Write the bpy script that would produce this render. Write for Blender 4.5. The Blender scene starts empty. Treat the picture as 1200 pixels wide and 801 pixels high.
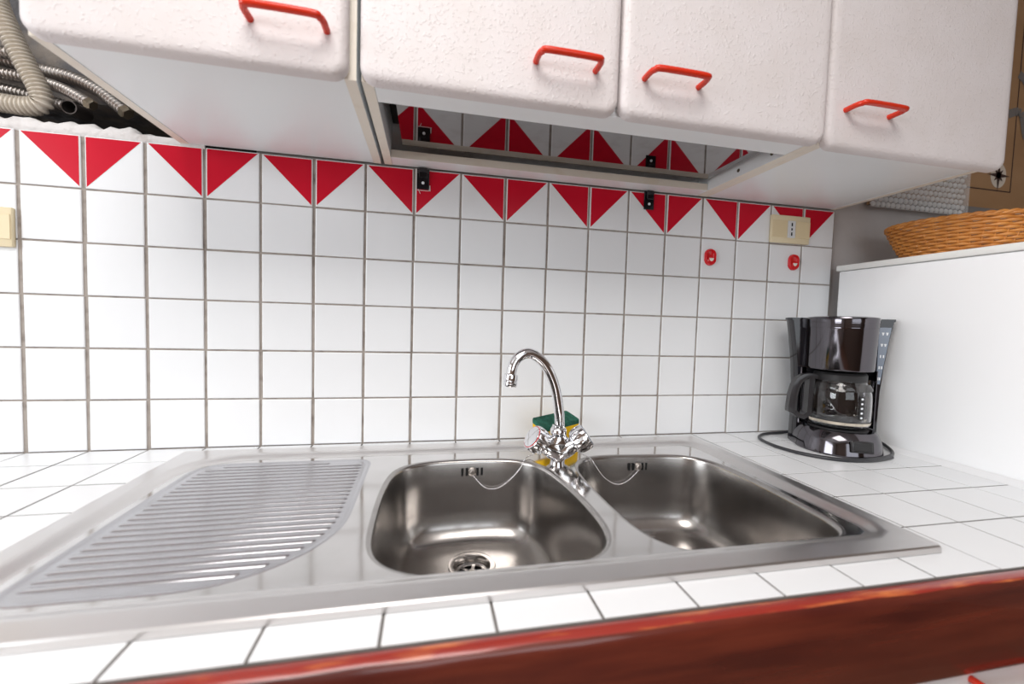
import bpy, bmesh, math, random
from mathutils import Vector, Matrix
from mathutils.geometry import delaunay_2d_cdt
random.seed(7)
S = bpy.context.scene
COL = S.collection

# ------------------------------------------------------------------ camera
cam_d = bpy.data.cameras.new('camera'); cam = bpy.data.objects.new('camera', cam_d); COL.objects.link(cam)
S.camera = cam
R_ = ((0.97949335, 0.20057241, -0.01906556), (-0.1993138, 0.97845892, 0.05377878), (0.02944141, -0.04887593, 0.99837085))
m = Matrix.Identity(4)
for i in range(3):
    m[i][0] = R_[i][0]; m[i][1] = R_[i][2]; m[i][2] = -R_[i][1]
m[0][3], m[1][3], m[2][3] = 0.7573537, -0.94919628, 0.28030452
cam.matrix_world = m
cam_d.sensor_width = 36; cam_d.lens = 36 * 479.93 / 1200
cam_d.clip_start = 0.01
cam_d.dof.use_dof = True; cam_d.dof.focus_distance = 0.92; cam_d.dof.aperture_fstop = 2.6

# ------------------------------------------------------------------ world, lights, exposure
w = bpy.data.worlds.new('world'); S.world = w; w.use_nodes = True
w.node_tree.nodes['Background'].inputs[0].default_value = (0.82, 0.91, 1.0, 1)
w.node_tree.nodes['Background'].inputs[1].default_value = 1.5

def area(name, loc, target, sx, sy, watts, col):
    d = bpy.data.lights.new(name, 'AREA'); d.shape = 'RECTANGLE'; d.size = sx; d.size_y = sy; d.energy = watts; d.color = col
    o = bpy.data.objects.new(name, d); COL.objects.link(o); o.location = loc
    o.rotation_euler = (Vector(target) - Vector(loc)).to_track_quat('-Z', 'Y').to_euler(); return o
# daylight from the left window; added fill from behind the viewer and from above
area('window_and_fill_light', (-1.62, -1.45, 0.72), (0.5, -1.45, 0.70), 1.3, 1.15, 55, (0.93, 0.97, 1.0))
area('window_and_fill_light', (1.2, -2.92, 0.72), (1.2, 0, 0.70), 1.5, 1.15, 12, (0.95, 0.98, 1.0))  # added fill behind the viewer, set in an unseen opening
area('overhead_fill_light', (0.55, -1.45, 1.53), (0.55, -1.45, 0), 1.0, 1.0, 44, (1.0, 0.97, 0.94))  # added overhead, out of view, to brighten the counter
S.view_settings.view_transform = 'Standard'; S.view_settings.look = 'None'
S.view_settings.gamma = 1; S.view_settings.use_curve_mapping = False
S.view_settings.exposure = -0.60

# ------------------------------------------------------------------ materials
def mat(name, col, rough=0.5, metal=0.0, noise=None, bump=None, spec=0.5, coat=0.0, trans=0.0, ior=1.45, alpha=1.0, rvar=0.0):
    """noise=(scale, colour2, lo, hi[, stretch])  bump=(scale, strength, distance[, stretch])"""
    M = bpy.data.materials.new(name); M.use_nodes = True; nt = M.node_tree; N = nt.nodes; L = nt.links
    b = N['Principled BSDF']
    b.inputs['Base Color'].default_value = (*col, 1); b.inputs['Roughness'].default_value = rough
    b.inputs['Metallic'].default_value = metal; b.inputs['Specular IOR Level'].default_value = spec
    b.inputs['Coat Weight'].default_value = coat; b.inputs['Coat Roughness'].default_value = 0.06
    b.inputs['Transmission Weight'].default_value = trans; b.inputs['IOR'].default_value = ior; b.inputs['Alpha'].default_value = alpha
    tc = N.new('ShaderNodeTexCoord')
    def src(stretch):
        if not stretch: return tc.outputs['Object']
        mp = N.new('ShaderNodeMapping'); mp.inputs['Scale'].default_value = stretch; L.new(tc.outputs['Object'], mp.inputs[0]); return mp.outputs[0]
    if noise:
        n = N.new('ShaderNodeTexNoise'); n.inputs['Scale'].default_value = noise[0]; n.inputs['Detail'].default_value = 6
        L.new(src(noise[4] if len(noise) > 4 else None), n.inputs['Vector'])
        r = N.new('ShaderNodeValToRGB'); r.color_ramp.elements[0].position = noise[2]; r.color_ramp.elements[1].position = noise[3]
        r.color_ramp.elements[0].color = (*col, 1); r.color_ramp.elements[1].color = (*noise[1], 1)
        L.new(n.outputs['Fac'], r.inputs[0]); L.new(r.outputs[0], b.inputs['Base Color'])
        if rvar:
            q = N.new('ShaderNodeMapRange'); q.inputs['To Min'].default_value = rough - rvar; q.inputs['To Max'].default_value = rough + rvar
            L.new(n.outputs['Fac'], q.inputs[0]); L.new(q.outputs[0], b.inputs['Roughness'])
    if bump:
        n = N.new('ShaderNodeTexNoise'); n.inputs['Scale'].default_value = bump[0]; n.inputs['Detail'].default_value = 3
        L.new(src(bump[3] if len(bump) > 3 and bump[3] else None), n.inputs['Vector'])
        u = N.new('ShaderNodeBump'); u.inputs['Strength'].default_value = bump[1]; u.inputs['Distance'].default_value = bump[2]
        hgt = n.outputs['Fac']
        if len(bump) > 4:      # separate raised grains: only the peaks of the noise stand proud
            q = N.new('ShaderNodeMapRange'); q.interpolation_type = 'SMOOTHSTEP'; q.inputs['From Min'].default_value = bump[4]; q.inputs['From Max'].default_value = bump[5]
            L.new(hgt, q.inputs[0]); hgt = q.outputs[0]
        L.new(hgt, u.inputs['Height']); L.new(u.outputs[0], b.inputs['Normal'])
    return M

TILE = mat('white_glaze', (0.85, 0.86, 0.875), 0.26, spec=0.35, bump=(9, 0.12, 0.004))
RED = mat('red_glaze', (0.56, 0.004, 0.022), 0.32, spec=0.2, noise=(6, (0.63, 0.006, 0.028), 0.3, 0.7))
EDGEW = mat('pale_glaze_edge', (0.85, 0.80, 0.78), 0.3)
GROUT = mat('old_grout', (0.37, 0.325, 0.29), 0.9, noise=(38, (0.17, 0.14, 0.12), 0.48, 0.80), bump=(160, 0.6, 0.002))
GROUTC = mat('counter_grout', (0.16, 0.145, 0.135), 0.9, noise=(30, (0.10, 0.09, 0.08), 0.4, 0.8))
PLASTER = mat('grey_plaster', (0.55, 0.52, 0.51), 0.9, noise=(7, (0.48, 0.45, 0.44), 0.35, 0.75), bump=(60, 0.3, 0.003))
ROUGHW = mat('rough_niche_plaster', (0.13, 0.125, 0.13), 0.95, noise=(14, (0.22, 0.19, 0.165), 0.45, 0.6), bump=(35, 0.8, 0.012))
LEDGE = mat('white_filler', (0.74, 0.71, 0.70), 0.9, noise=(22, (0.5, 0.45, 0.42), 0.55, 0.75), bump=(45, 0.8, 0.008))
WALLP = mat('wall_paint', (0.72, 0.69, 0.66), 0.9, bump=(50, 0.15, 0.002))
WALLD = mat('wall_panelling', (0.24, 0.18, 0.14), 0.7, noise=(3, (0.19, 0.13, 0.10), 0.3, 0.7, (1, 1, 8)))
CEIL = mat('ceiling_paint', (0.78, 0.77, 0.75), 0.9, bump=(40, 0.1, 0.002))
FLOORM = mat('terracotta_floor', (0.30, 0.15, 0.09), 0.5, noise=(3, (0.22, 0.10, 0.06), 0.3, 0.7))
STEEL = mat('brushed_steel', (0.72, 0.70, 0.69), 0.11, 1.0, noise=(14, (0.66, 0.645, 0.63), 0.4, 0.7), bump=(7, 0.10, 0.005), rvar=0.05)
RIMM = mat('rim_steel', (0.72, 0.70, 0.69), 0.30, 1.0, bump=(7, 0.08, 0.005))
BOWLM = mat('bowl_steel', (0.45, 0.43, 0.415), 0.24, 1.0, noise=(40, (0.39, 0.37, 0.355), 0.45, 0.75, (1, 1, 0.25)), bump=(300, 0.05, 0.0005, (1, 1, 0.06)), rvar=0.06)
DRAINERM = mat('drainer_steel', (0.54, 0.535, 0.555), 0.24, 1.0, bump=(10, 0.1, 0.003))
DRAINM = mat('drain_steel', (0.42, 0.40, 0.385), 0.2, 1.0)
CHROME = mat('chrome', (0.80, 0.80, 0.82), 0.05, 1.0)
BLACKHOLE = mat('dark_opening', (0.008, 0.008, 0.008), 0.9)
DOORM = mat('textured_door_laminate', (0.74, 0.695, 0.695), 0.5, noise=(12, (0.71, 0.66, 0.65), 0.4, 0.7), bump=(210, 0.4, 0.0014, None, 0.52, 0.74))
BOARD = mat('white_board', (0.88, 0.91, 0.925), 0.30, bump=(5, 0.05, 0.004))
CREAM = mat('cream_edge_band', (0.84, 0.78, 0.68), 0.5, noise=(20, (0.72, 0.62, 0.49), 0.55, 0.85))
REDH = mat('red_handle', (0.66, 0.035, 0.012), 0.22)
TRAYM = mat('drip_tray_mirror', (0.32, 0.305, 0.30), 0.03, 1.0, noise=(25, (0.27, 0.25, 0.24), 0.5, 0.75))
DARK = mat('dark_inside', (0.03, 0.028, 0.026), 0.8)  # near-black; carries the shade inside niche and cabinet as colour
FRIDGE = mat('white_enamel', (0.95, 0.955, 0.965), 0.35, bump=(120, 0.05, 0.001))
FTOP = mat('white_top', (0.86, 0.86, 0.83), 0.35)
CAULK = mat('caulk', (0.82, 0.82, 0.83), 0.5)
IVORY = mat('ivory_plastic', (0.76, 0.63, 0.40), 0.4)
IVORY2 = mat('pale_ivory_plastic', (0.80, 0.69, 0.47), 0.4)
SOCK = mat('grey_socket', (0.70, 0.71, 0.72), 0.4)
REDP = mat('red_plastic', (0.70, 0.012, 0.02), 0.2, coat=0.4)
BLACKP = mat('black_plastic', (0.010, 0.009, 0.012), 0.09, coat=0.3)
BCHROME = mat('black_chrome', (0.13, 0.122, 0.134), 0.1, 1.0)
BLACKM = mat('matt_black', (0.02, 0.019, 0.02), 0.45)
GREYP = mat('dark_grey_plastic', (0.022, 0.02, 0.022), 0.28, coat=0.3)
GAUGE = mat('blue_grey_gauge', (0.24, 0.28, 0.345), 0.2)
WHITEP = mat('white_print', (0.85, 0.87, 0.9), 0.5)
CORDM = mat('black_cord', (0.035, 0.035, 0.04), 0.32)
GLASS = mat('clear_glass', (1, 1, 1), 0.0, trans=1.0, ior=1.45)
BAND = mat('champagne_band', (0.78, 0.70, 0.58), 0.15, 1.0)
YEL = mat('yellow_foam', (0.83, 0.50, 0.008), 0.9, bump=(120, 0.6, 0.003))
GRN = mat('green_scourer', (0.012, 0.085, 0.055), 0.95, noise=(90, (0.03, 0.16, 0.11), 0.4, 0.7), bump=(150, 1.0, 0.004))
WICK = mat('wicker', (0.66, 0.27, 0.06), 0.36, noise=(30, (0.48, 0.165, 0.03), 0.4, 0.75), coat=0.3)
WOODM = mat('mahogany_varnish', (0.062, 0.010, 0.008), 0.25, noise=(5, (0.16, 0.030, 0.016), 0.35, 0.75, (1, 6, 9)), bump=(16, 0.15, 0.003, (1, 8, 10)), coat=0.5)
WOODW = mat('worn_varnish', (0.30, 0.026, 0.016), 0.3, noise=(60, (0.62, 0.17, 0.05), 0.52, 0.70, (0.25, 2, 2)), coat=0.4)
HOSE = mat('hose_steel', (0.46, 0.42, 0.39), 0.36, 1.0)
HOSEB = mat('beige_hose', (0.60, 0.54, 0.46), 0.42, 0.35)
BRASS = mat('dull_brass', (0.24, 0.20, 0.15), 0.35, 1.0)
MAPM = mat('map_brown', (0.42, 0.255, 0.135), 0.5, noise=(4, (0.36, 0.21, 0.105), 0.3, 0.7, (1, 1, 3)))
MAPD = mat('map_dark_ink', (0.06, 0.035, 0.03), 0.6)
MAPG = mat('map_grey', (0.20, 0.19, 0.185), 0.6)
MAPW = mat('map_pale', (0.66, 0.60, 0.52), 0.6)
MAPC = mat('map_colours', (0.55, 0.38, 0.10), 0.5, noise=(55, (0.10, 0.22, 0.30), 0.4, 0.65))
BUBM = mat('bubble_film', (0.97, 0.97, 0.97), 0.1, spec=0.9, alpha=0.5)
FILM = mat('clear_bubble_film', (0.95, 0.96, 0.97), 0.08, spec=0.7, alpha=0.24)
DOORB = mat('base_white', (0.84, 0.82, 0.82), 0.4)
PAPER = mat('white_paper', (0.85, 0.82, 0.74), 0.8)
WINF = mat('window_frame_white', (0.8, 0.8, 0.8), 0.4)

# ------------------------------------------------------------------ mesh helpers
class MB:
    def __init__(s): s.v = []; s.f = []; s.m = []; s.sm = []
    def add(s, vs, fs, mi=0, smooth=False, M=None):
        o = len(s.v)
        for p in vs:
            p = Vector(p)
            s.v.append(M @ p if M is not None else p)
        for f in fs: s.f.append([o + i for i in f]); s.m.append(mi); s.sm.append(smooth)
    def box(s, x0, x1, y0, y1, z0, z1, mi=0, bev=0.0, seg=2, M=None, fm=None):
        bm = bmesh.new(); bmesh.ops.create_cube(bm, size=1)
        for v in bm.verts:
            v.co = Vector(((x0 + x1) / 2 + v.co.x * (x1 - x0), (y0 + y1) / 2 + v.co.y * (y1 - y0), (z0 + z1) / 2 + v.co.z * (z1 - z0)))
        if bev: bmesh.ops.bevel(bm, geom=list(bm.edges), offset=bev, segments=seg, affect='EDGES', profile=0.5)
        bm.normal_update(); bm.verts.index_update()
        o = len(s.v)
        for v in bm.verts: s.v.append(M @ v.co if M is not None else v.co.copy())
        for f in bm.faces:
            k = mi
            if fm:
                n = f.normal
                for key, kk in fm.items():
                    if n.dot(Vector(key)) > 0.9: k = kk
            s.f.append([o + v.index for v in f.verts]); s.m.append(k); s.sm.append(bev > 0)
        bm.free()
    def loft(s, loops, mi=0, smooth=True, cap0=False, cap1=False, closed=True, M=None):
        n = len(loops[0]); vs = [p for l in loops for p in l]; fs = []
        for k in range(len(loops) - 1):
            for i in range(n if closed else n - 1):
                j = (i + 1) % n
                fs.append((k * n + i, k * n + j, (k + 1) * n + j, (k + 1) * n + i))
        if cap0: fs.append(tuple(reversed(range(n))))
        if cap1: fs.append(tuple((len(loops) - 1) * n + i for i in range(n)))
        s.add(vs, fs, mi, smooth, M)
    def tube(s, pts, r, seg=10, mi=0, caps=True, M=None, smooth=True):
        pts = [Vector(p) for p in pts]; n = len(pts); rs = r if isinstance(r, (list, tuple)) else [r] * n
        t0 = (pts[1] - pts[0]).normalized(); a = Vector((0, 0, 1)) if abs(t0.z) < 0.9 else Vector((1, 0, 0))
        u = t0.cross(a).normalized(); loops = []
        for i in range(n):
            t = (pts[min(i + 1, n - 1)] - pts[max(i - 1, 0)]).normalized()
            u = (u - t * u.dot(t)).normalized(); vv = t.cross(u)
            loops.append([pts[i] + (u * math.cos(2 * math.pi * k / seg) + vv * math.sin(2 * math.pi * k / seg)) * rs[i] for k in range(seg)])
        s.loft(loops, mi, smooth, caps, caps, True, M)
    def lathe(s, prof, seg=32, mi=0, M=None, cap0=False, cap1=False, smooth=True, fn=None):
        loops = []
        for r, z in prof:
            loops.append([((r * (fn(a, z) if fn else 1)) * math.cos(a), (r * (fn(a, z) if fn else 1)) * math.sin(a), z) for a in [2 * math.pi * k / seg for k in range(seg)]])
        s.loft(loops, mi, smooth, cap0, cap1, True, M)
    def prism(s, poly, z0, z1, mi=0, M=None, smooth=False):
        n = len(poly); vs = [(x, y, z0) for x, y in poly] + [(x, y, z1) for x, y in poly]
        fs = [tuple(reversed(range(n))), tuple(range(n, 2 * n))] + [(i, (i + 1) % n, n + (i + 1) % n, n + i) for i in range(n)]
        s.add(vs, fs, mi, smooth, M)
    def mesh(s, name, mats, sharp=35):
        me = bpy.data.meshes.new(name); me.from_pydata(s.v, [], s.f)
        for mm in mats: me.materials.append(mm)
        me.polygons.foreach_set('material_index', s.m); me.polygons.foreach_set('use_smooth', s.sm)
        me.update()
        bm = bmesh.new(); bm.from_mesh(me); bmesh.ops.recalc_face_normals(bm, faces=bm.faces); bm.to_mesh(me); bm.free()
        me.set_sharp_from_angle(angle=math.radians(sharp))
        return me
    def build(s, name, mats, parent=None, sharp=35, **kw):
        if not isinstance(mats, (list, tuple)): mats = [mats]
        return obj(name, s.mesh(name, mats, sharp), parent, **kw)

def obj(name, me, parent=None, loc=None, rot=None):
    o = bpy.data.objects.new(name, me); COL.objects.link(o)
    if parent: o.parent = parent
    if loc: o.location = loc
    if rot: o.rotation_euler = rot
    return o
def thing(name, label, cat, loc=(0, 0, 0), group=None, rz=0):
    o = bpy.data.objects.new(name, None); COL.objects.link(o); o.empty_display_size = 0.05
    o.location = loc; o.rotation_euler = (0, 0, rz); return tag(o, label, cat, group)
def tag(o, label, cat, group=None):
    o['label'] = label; o['category'] = cat
    if group: o['group'] = group
    return o
def struct(o): o['kind'] = 'structure'; return o
def catmull(P, sub=8, closed=False):
    P = [Vector(p) for p in P]; n = len(P); out = []
    for i in range(n if closed else n - 1):
        p1, p2 = P[i], P[(i + 1) % n]
        p0 = P[i - 1] if (closed or i > 0) else p1; p3 = P[(i + 2) % n] if (closed or i + 2 < n) else p2
        for k in range(sub):
            t = k / sub
            out.append(0.5 * ((2 * p1) + (p2 - p0) * t + (2 * p0 - 5 * p1 + 4 * p2 - p3) * t * t + (3 * p1 - p0 - 3 * p2 + p3) * t ** 3))
    if not closed: out.append(P[-1])
    return out
def resample(P, n, closed=True):
    P = [Vector(p) for p in P]; Q = P + [P[0]] if closed else P
    d = [0]
    for a, b in zip(Q, Q[1:]): d.append(d[-1] + (b - a).length)
    out = []; j = 0
    for k in range(n):
        t = d[-1] * k / (n if closed else n - 1)
        while j < len(d) - 2 and d[j + 1] < t: j += 1
        f = (t - d[j]) / max(1e-9, d[j + 1] - d[j]); out.append(Q[j].lerp(Q[j + 1], min(1, f)))
    return out
def rrect(x0, x1, y0, y1, r, k=8):
    """rounded rectangle; r = one radius or (right-back, left-back, left-front, right-front)"""
    rs = r if isinstance(r, (list, tuple)) else [r] * 4
    out = []
    for (cx, cy, a0), rr in zip(((x1, y1, 0), (x0, y1, 90), (x0, y0, 180), (x1, y0, 270)), rs):
        ox = cx - rr if cx == x1 else cx + rr; oy = cy - rr if cy == y1 else cy + rr
        for i in range(k + 1):
            a = math.radians(a0 + 90 * i / k); out.append(Vector((ox + rr * math.cos(a), oy + rr * math.sin(a), 0)))
    return out
def inset(P, d):
    n = len(P); out = []
    for i in range(n):
        t = (P[(i + 1) % n] - P[i - 1]); nn = Vector((-t.y, t.x, 0)).normalized()   # counter-clockwise loops: inward
        out.append(P[i] + nn * d)
    return out
def at(P, z): return [Vector((p.x, p.y, z)) for p in P]
def fill(mb, outer, holes, z, mi=0):
    pts = []; edges = []
    for L in [outer] + holes:
        o = len(pts); n = len(L); pts += [Vector((p.x, p.y)) for p in L]; edges += [(o + i, o + (i + 1) % n) for i in range(n)]
    vs, _, fs, *_ = delaunay_2d_cdt(pts, edges, [], 0, 1e-6)
    def inside(x, y, L):
        c = False; n = len(L)
        for i in range(n):
            a, b = L[i], L[i - 1]
            if (a.y > y) != (b.y > y) and x < (b.x - a.x) * (y - a.y) / (b.y - a.y) + a.x: c = not c
        return c
    keep = []
    for f in fs:
        cx = sum(vs[i].x for i in f) / 3; cy = sum(vs[i].y for i in f) / 3
        if inside(cx, cy, outer) and not any(inside(cx, cy, h) for h in holes): keep.append(tuple(f))
    mb.add([(v.x, v.y, z) for v in vs], keep, mi, False)
P = 0.103
PZ, H0 = 0.1022, 0.102
D0, PD = 0.0795, 0.1038

# ------------------------------------------------------------------ room shell
ZF, ZC = -0.88, 1.62
XL, XR, YF = -1.6, 3.3, -2.9
b = MB(); b.box(XL - 0.1, XR + 0.1, YF - 0.1, 0.3, ZF - 0.1, ZF); struct(b.build('floor', FLOORM))
b = MB(); b.box(XL - 0.1, XR + 0.1, YF - 0.1, 0.3, ZC, ZC + 0.1); struct(b.build('ceiling', CEIL))
# back wall: grouted lower field, plaster to the right, open pipe niche top left
b = MB()
b.box(XL, 1.8555, 0.0025, 0.012, -0.02, 0.612, 1)                   # grout bed behind the tiles
b.box(XL, XR, 0.012, 0.25, ZF, 0.605, 0)
b.box(0.40, XR, 0.0124, 0.25, 0.605, ZC, 0)
b.box(XL, -0.5, 0.012, 0.25, 0.605, ZC, 0)
wall_back = struct(b.build('wall_back', [PLASTER, GROUT]))
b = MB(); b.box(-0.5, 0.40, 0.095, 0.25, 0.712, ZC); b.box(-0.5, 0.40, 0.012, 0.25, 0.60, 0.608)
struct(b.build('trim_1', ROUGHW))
b = MB(); b.box(-0.5, 0.40, 0.235, 0.25, 0.605, 0.715); struct(b.build('trim_4', DARK))  # near-black sheet: shade of the deep niche bottom put into colour
b = MB()
b.box(XL - 0.1, XL, YF, 0.012, ZF, 0.12); b.box(XL - 0.1, XL, YF, 0.012, 1.32, ZC)
b.box(XL - 0.1, XL, YF, -2.12, 0.12, 1.32); b.box(XL - 0.1, XL, -0.78, 0.012, 0.12, 1.32)
struct(b.build('wall_left', WALLP))
b = MB(); b.box(XR, XR + 0.1, YF, 0.25, ZF, ZC); struct(b.build('wall_right', WALLD))
b = MB()
b.box(XL, XR, YF - 0.1, YF, ZF, 0.12); b.box(XL, XR, YF - 0.1, YF, 1.32, ZC)
b.box(XL, 0.42, YF - 0.1, YF, 0.12, 1.32); b.box(1.98, XR, YF - 0.1, YF, 0.12, 1.32)
struct(b.build('wall_front', WALLD))
b = MB()
for y in (-2.12, -1.47, -0.82): b.box(XL - 0.07, XL - 0.03, y, y + 0.04, 0.12, 1.32)
for z in (0.12, 1.28): b.box(XL - 0.07, XL - 0.03, -2.12, -0.78, z, z + 0.04)
struct(b.build('window_1', WINF))
b = MB()
for x in (0.42, 1.18, 1.94): b.box(x, x + 0.04, YF - 0.07, YF - 0.03, 0.12, 1.32)
for z in (0.12, 1.28): b.box(0.42, 1.98, YF - 0.07, YF - 0.03, z, z + 0.04)
struct(b.build('fill_window', WINF))  # unseen frame behind the viewer, added with the fill light

# ------------------------------------------------------------------ tiles
def tile_mb(wd, hg, th=0.008, e=0.0016, dz=0.0008):
    t = MB(); x, y = wd / 2, hg / 2
    vs = [(-x, -y, -th), (x, -y, -th), (x, y, -th), (-x, y, -th), (-x, -y, -dz), (x, -y, -dz), (x, y, -dz), (-x, y, -dz),
          (-x + e, -y + e, 0), (x - e, -y + e, 0), (x - e, y - e, 0), (-x + e, y - e, 0)]
    fs = [(8, 9, 10, 11)] + [(i, (i + 1) % 4, 4 + (i + 1) % 4, 4 + i) for i in range(4)] + [(4 + i, 4 + (i + 1) % 4, 8 + (i + 1) % 4, 8 + i) for i in range(4)]
    t.add(vs, fs, 0, True); return t
def red_tile_mb(wd, hg, side):
    t = tile_mb(wd, hg); x, y = wd / 2 - 0.0015, hg / 2 - 0.0015
    tri = [(x, y), (-x, y), (x, -y)] if side > 0 else [(-x, y), (-x, -y), (x, y)]
    c = Vector((sum(p[0] for p in tri) / 3, sum(p[1] for p in tri) / 3))
    for k, (sh, z, mi) in enumerate(((0.0, 0.00012, 2), (0.016, 0.0003, 1))):
        q = [(p[0] + (c.x - p[0]) * sh, p[1] + (c.y - p[1]) * sh, z) for p in tri]
        t.add(q, [(0, 1, 2)], mi, False)
    return t
# the joints get narrower towards the right end of the wall
WID = lambda c: 0.0955 if c < 2 else (0.0968 if c < 5 else 0.0978)
WT = {q: tile_mb(q, 0.0986).mesh('tile', [TILE], 20) for q in (0.0955, 0.0968, 0.0978)}
RT = {(q, s): red_tile_mb(q, 0.0986, s).mesh('tile', [TILE, RED, EDGEW], 20) for q in WT for s in (1, -1)}
for r in range(6):
    z0 = 0.0 if r == 5 else H0 + (4 - r) * PZ; z1 = H0 if r == 5 else z0 + PZ
    for c in range(-5, 18):
        cx = (c + 0.5) * P; cz = (z0 + z1) / 2
        me = RT[(WID(c), 1 if c % 2 == 0 else -1)] if r == 0 else WT[WID(c)]
        j = lambda a: random.uniform(-a, a)
        o = obj('tile', me, wall_back, (cx + j(0.0006), j(0.0004), cz + j(0.0004)), (math.radians(90) + j(0.006), j(0.004), j(0.006)))
b = MB()       # caulk bead between counter and the white side panel
prof = [(1.848, 0.0), (1.838, 0.0), (1.8405, 0.005), (1.848, 0.012)]
b.loft([[(x, y, z) for x, z in prof] for y in (-0.03, -0.3, -0.62)], 0, True, True, True)
struct(b.build('trim_2', CAULK))
# crumbled filler ledge above the tiles, open to the niche
b = MB(); loops = []
nx = 56
for i in range(nx + 1):
    x = -0.30 + 0.61 * i / nx
    k = lambda s: 0.5 + 0.5 * math.sin(s * x * 61 + s * 3.1) * math.cos(s * x * 137 + s)
    top = 0.634 + 0.010 * k(1.0) - 0.006 * k(2.3) - (0.018 * max(0, (x - 0.17) / 0.13))
    loops.append([(x, 0.004, 0.608), (x, -0.0005, 0.612), (x, -0.001 + 0.002 * k(3), 0.624), (x, 0.003 + 0.005 * k(1.7), top - 0.003), (x, 0.014 + 0.006 * k(2.1), top),
                  (x, 0.03 + 0.012 * k(1.3), top - 0.004 + 0.006 * k(3.1)), (x, 0.055, top - 0.016 + 0.006 * k(2.7)), (x, 0.094, 0.612), (x, 0.094, 0.608)])
b.loft(loops, 0, True, True, True)
struct(b.build('trim_3', LEDGE, sharp=60))

# ------------------------------------------------------------------ counter
SX0, SX1, SY0, SY1 = 0.297, 1.410, -0.557, -0.050      # sink outer edge
CX0, CX1, CY0, CY1 = 0.312, 1.395, -0.540, -0.066      # cut-out below it
ctr = thing('tiled_countertop', 'white tiled kitchen worktop with dark red wooden front edge around the sink', 'countertop')
b = MB()
XA, XB = -0.99, 1.8465
for (x0, x1, y0, y1) in ((XA, XB, CY1, -0.0005), (XA, XB, -0.5995, CY0), (XA, CX0, CY0, CY1), (CX1, XB, CY0, CY1)): b.box(x0, x1, y0, y1, -0.05, -0.0010)
b.build('slab', GROUTC, ctr)
rows = [(-D0, 0.0)] + [(-(D0 + PD * (k + 1)), -(D0 + PD * k)) for k in range(5)]
cache = {}
for ri, (ya, yb) in enumerate(rows):
    for c in range(-9, 18):
        x0, x1, y0, y1 = c * P + 0.0016, (c + 1) * P - 0.0016, ya + 0.0016, yb - 0.0016
        if ri == 0: y1 = -0.001
        if x1 > 1.840: x1 = 1.8455
        ix = x0 < CX1 and x1 > CX0; iy = y0 < CY1 and y1 > CY0
        if ix and iy:
            if x0 >= CX0 and x1 <= CX1 or (x0 < CX0 and ri in (0, 5)) or (x1 > CX1 and ri in (0, 5)):
                if y1 > CY1 + 0.005 and not (x0 < CX0 or x1 > CX1): y0 = CY1
                elif y0 < CY0 - 0.005 and not (x0 < CX0 or x1 > CX1): y1 = CY0
                elif x0 < CX0 or x1 > CX1: pass
                else: continue
            elif x0 < CX0: x1 = CX0
            else: x0 = CX1
        key = (round(x1 - x0, 4), round(y1 - y0, 4))
        if key[0] < 0.006 or key[1] < 0.006: continue
        if key not in cache: cache[key] = tile_mb(key[0], key[1], 0.0010, 0.0008, 0.0003).mesh('tile', [TILE], 6)
        j = lambda a: random.uniform(-a, a)
        obj('tile', cache[key], ctr, ((x0 + x1) / 2, (y0 + y1) / 2, j(0.0002)), (j(0.0015), j(0.0015), 0))
b = MB()
prof = [(-0.6005, -0.002), (-0.6035, 0.0006), (-0.611, 0.0006), (-0.6155, -0.0015), (-0.6182, -0.006), (-0.6190, -0.012), (-0.6190, -0.099), (-0.6175, -0.104), (-0.6005, -0.104)]
xs = [XA + (1.8455 - XA) * i / 60 for i in range(61)]
loops = [[(x, y + 0.0006 * math.sin(x * 50 + k) * (1 if 2 <= k <= 5 else 0), z + 0.0006 * math.sin(x * 171 + 2 * k) * (1 if 2 <= k <= 5 else 0)) for k, (y, z) in enumerate(prof)] for x in xs]
n = len(prof)
vs = [p for l in loops for p in l]; f0 = []; f1 = []
for k in range(60):
    for i in range(n):
        q = (k * n + i, k * n + (i + 1) % n, (k + 1) * n + (i + 1) % n, (k + 1) * n + i)
        (f1 if i < 3 else f0).append(q)
f0 += [tuple(range(n)), tuple(60 * n + i for i in range(n))]
o = len(b.v); b.add(vs, f0, 0, True)
for q in f1: b.f.append([o + i for i in q]); b.m.append(1); b.sm.append(True)
b.build('wooden_edge', [WOODM, WOODW], ctr, 50)['label'] = 'dark red varnished wooden front edge with worn orange arris'

# base cabinet below the worktop
bc = thing('base_cabinet', 'white base cabinet below the red wooden edge with a red bar handle', 'cabinet', (1.2, -0.58, ZF))
b = MB(); b.box(XA + 1.2 - 1.2 + 0.0 - 1.2, 1.8465 - 1.2, 0.0, 0.55, 0.08, 0.62); b.build('body', DOORB, bc)
for x0, x1 in ((-0.55, 0.045), (0.05, 0.64)):
    b = MB(); b.box(x0, x1, -0.02, -0.0005, 0.10, 0.77, bev=0.004); d = b.build('door', DOORB, bc)
    b = MB(); hx = 0.202 if x0 > 0 else -0.30
    b.tube(catmull([(hx, -0.02, 0.750), (hx, -0.045, 0.750), (hx + 0.008, -0.052, 0.750), (hx + 0.088, -0.052, 0.750), (hx + 0.096, -0.045, 0.750), (hx + 0.096, -0.02, 0.750)], 5), 0.0045, 10); b.build('handle', REDH, d)
b = MB(); b.box(-2.1, 0.64, 0.04, 0.55, 0.001, 0.08); b.build('plinth', DARK, bc)

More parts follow.
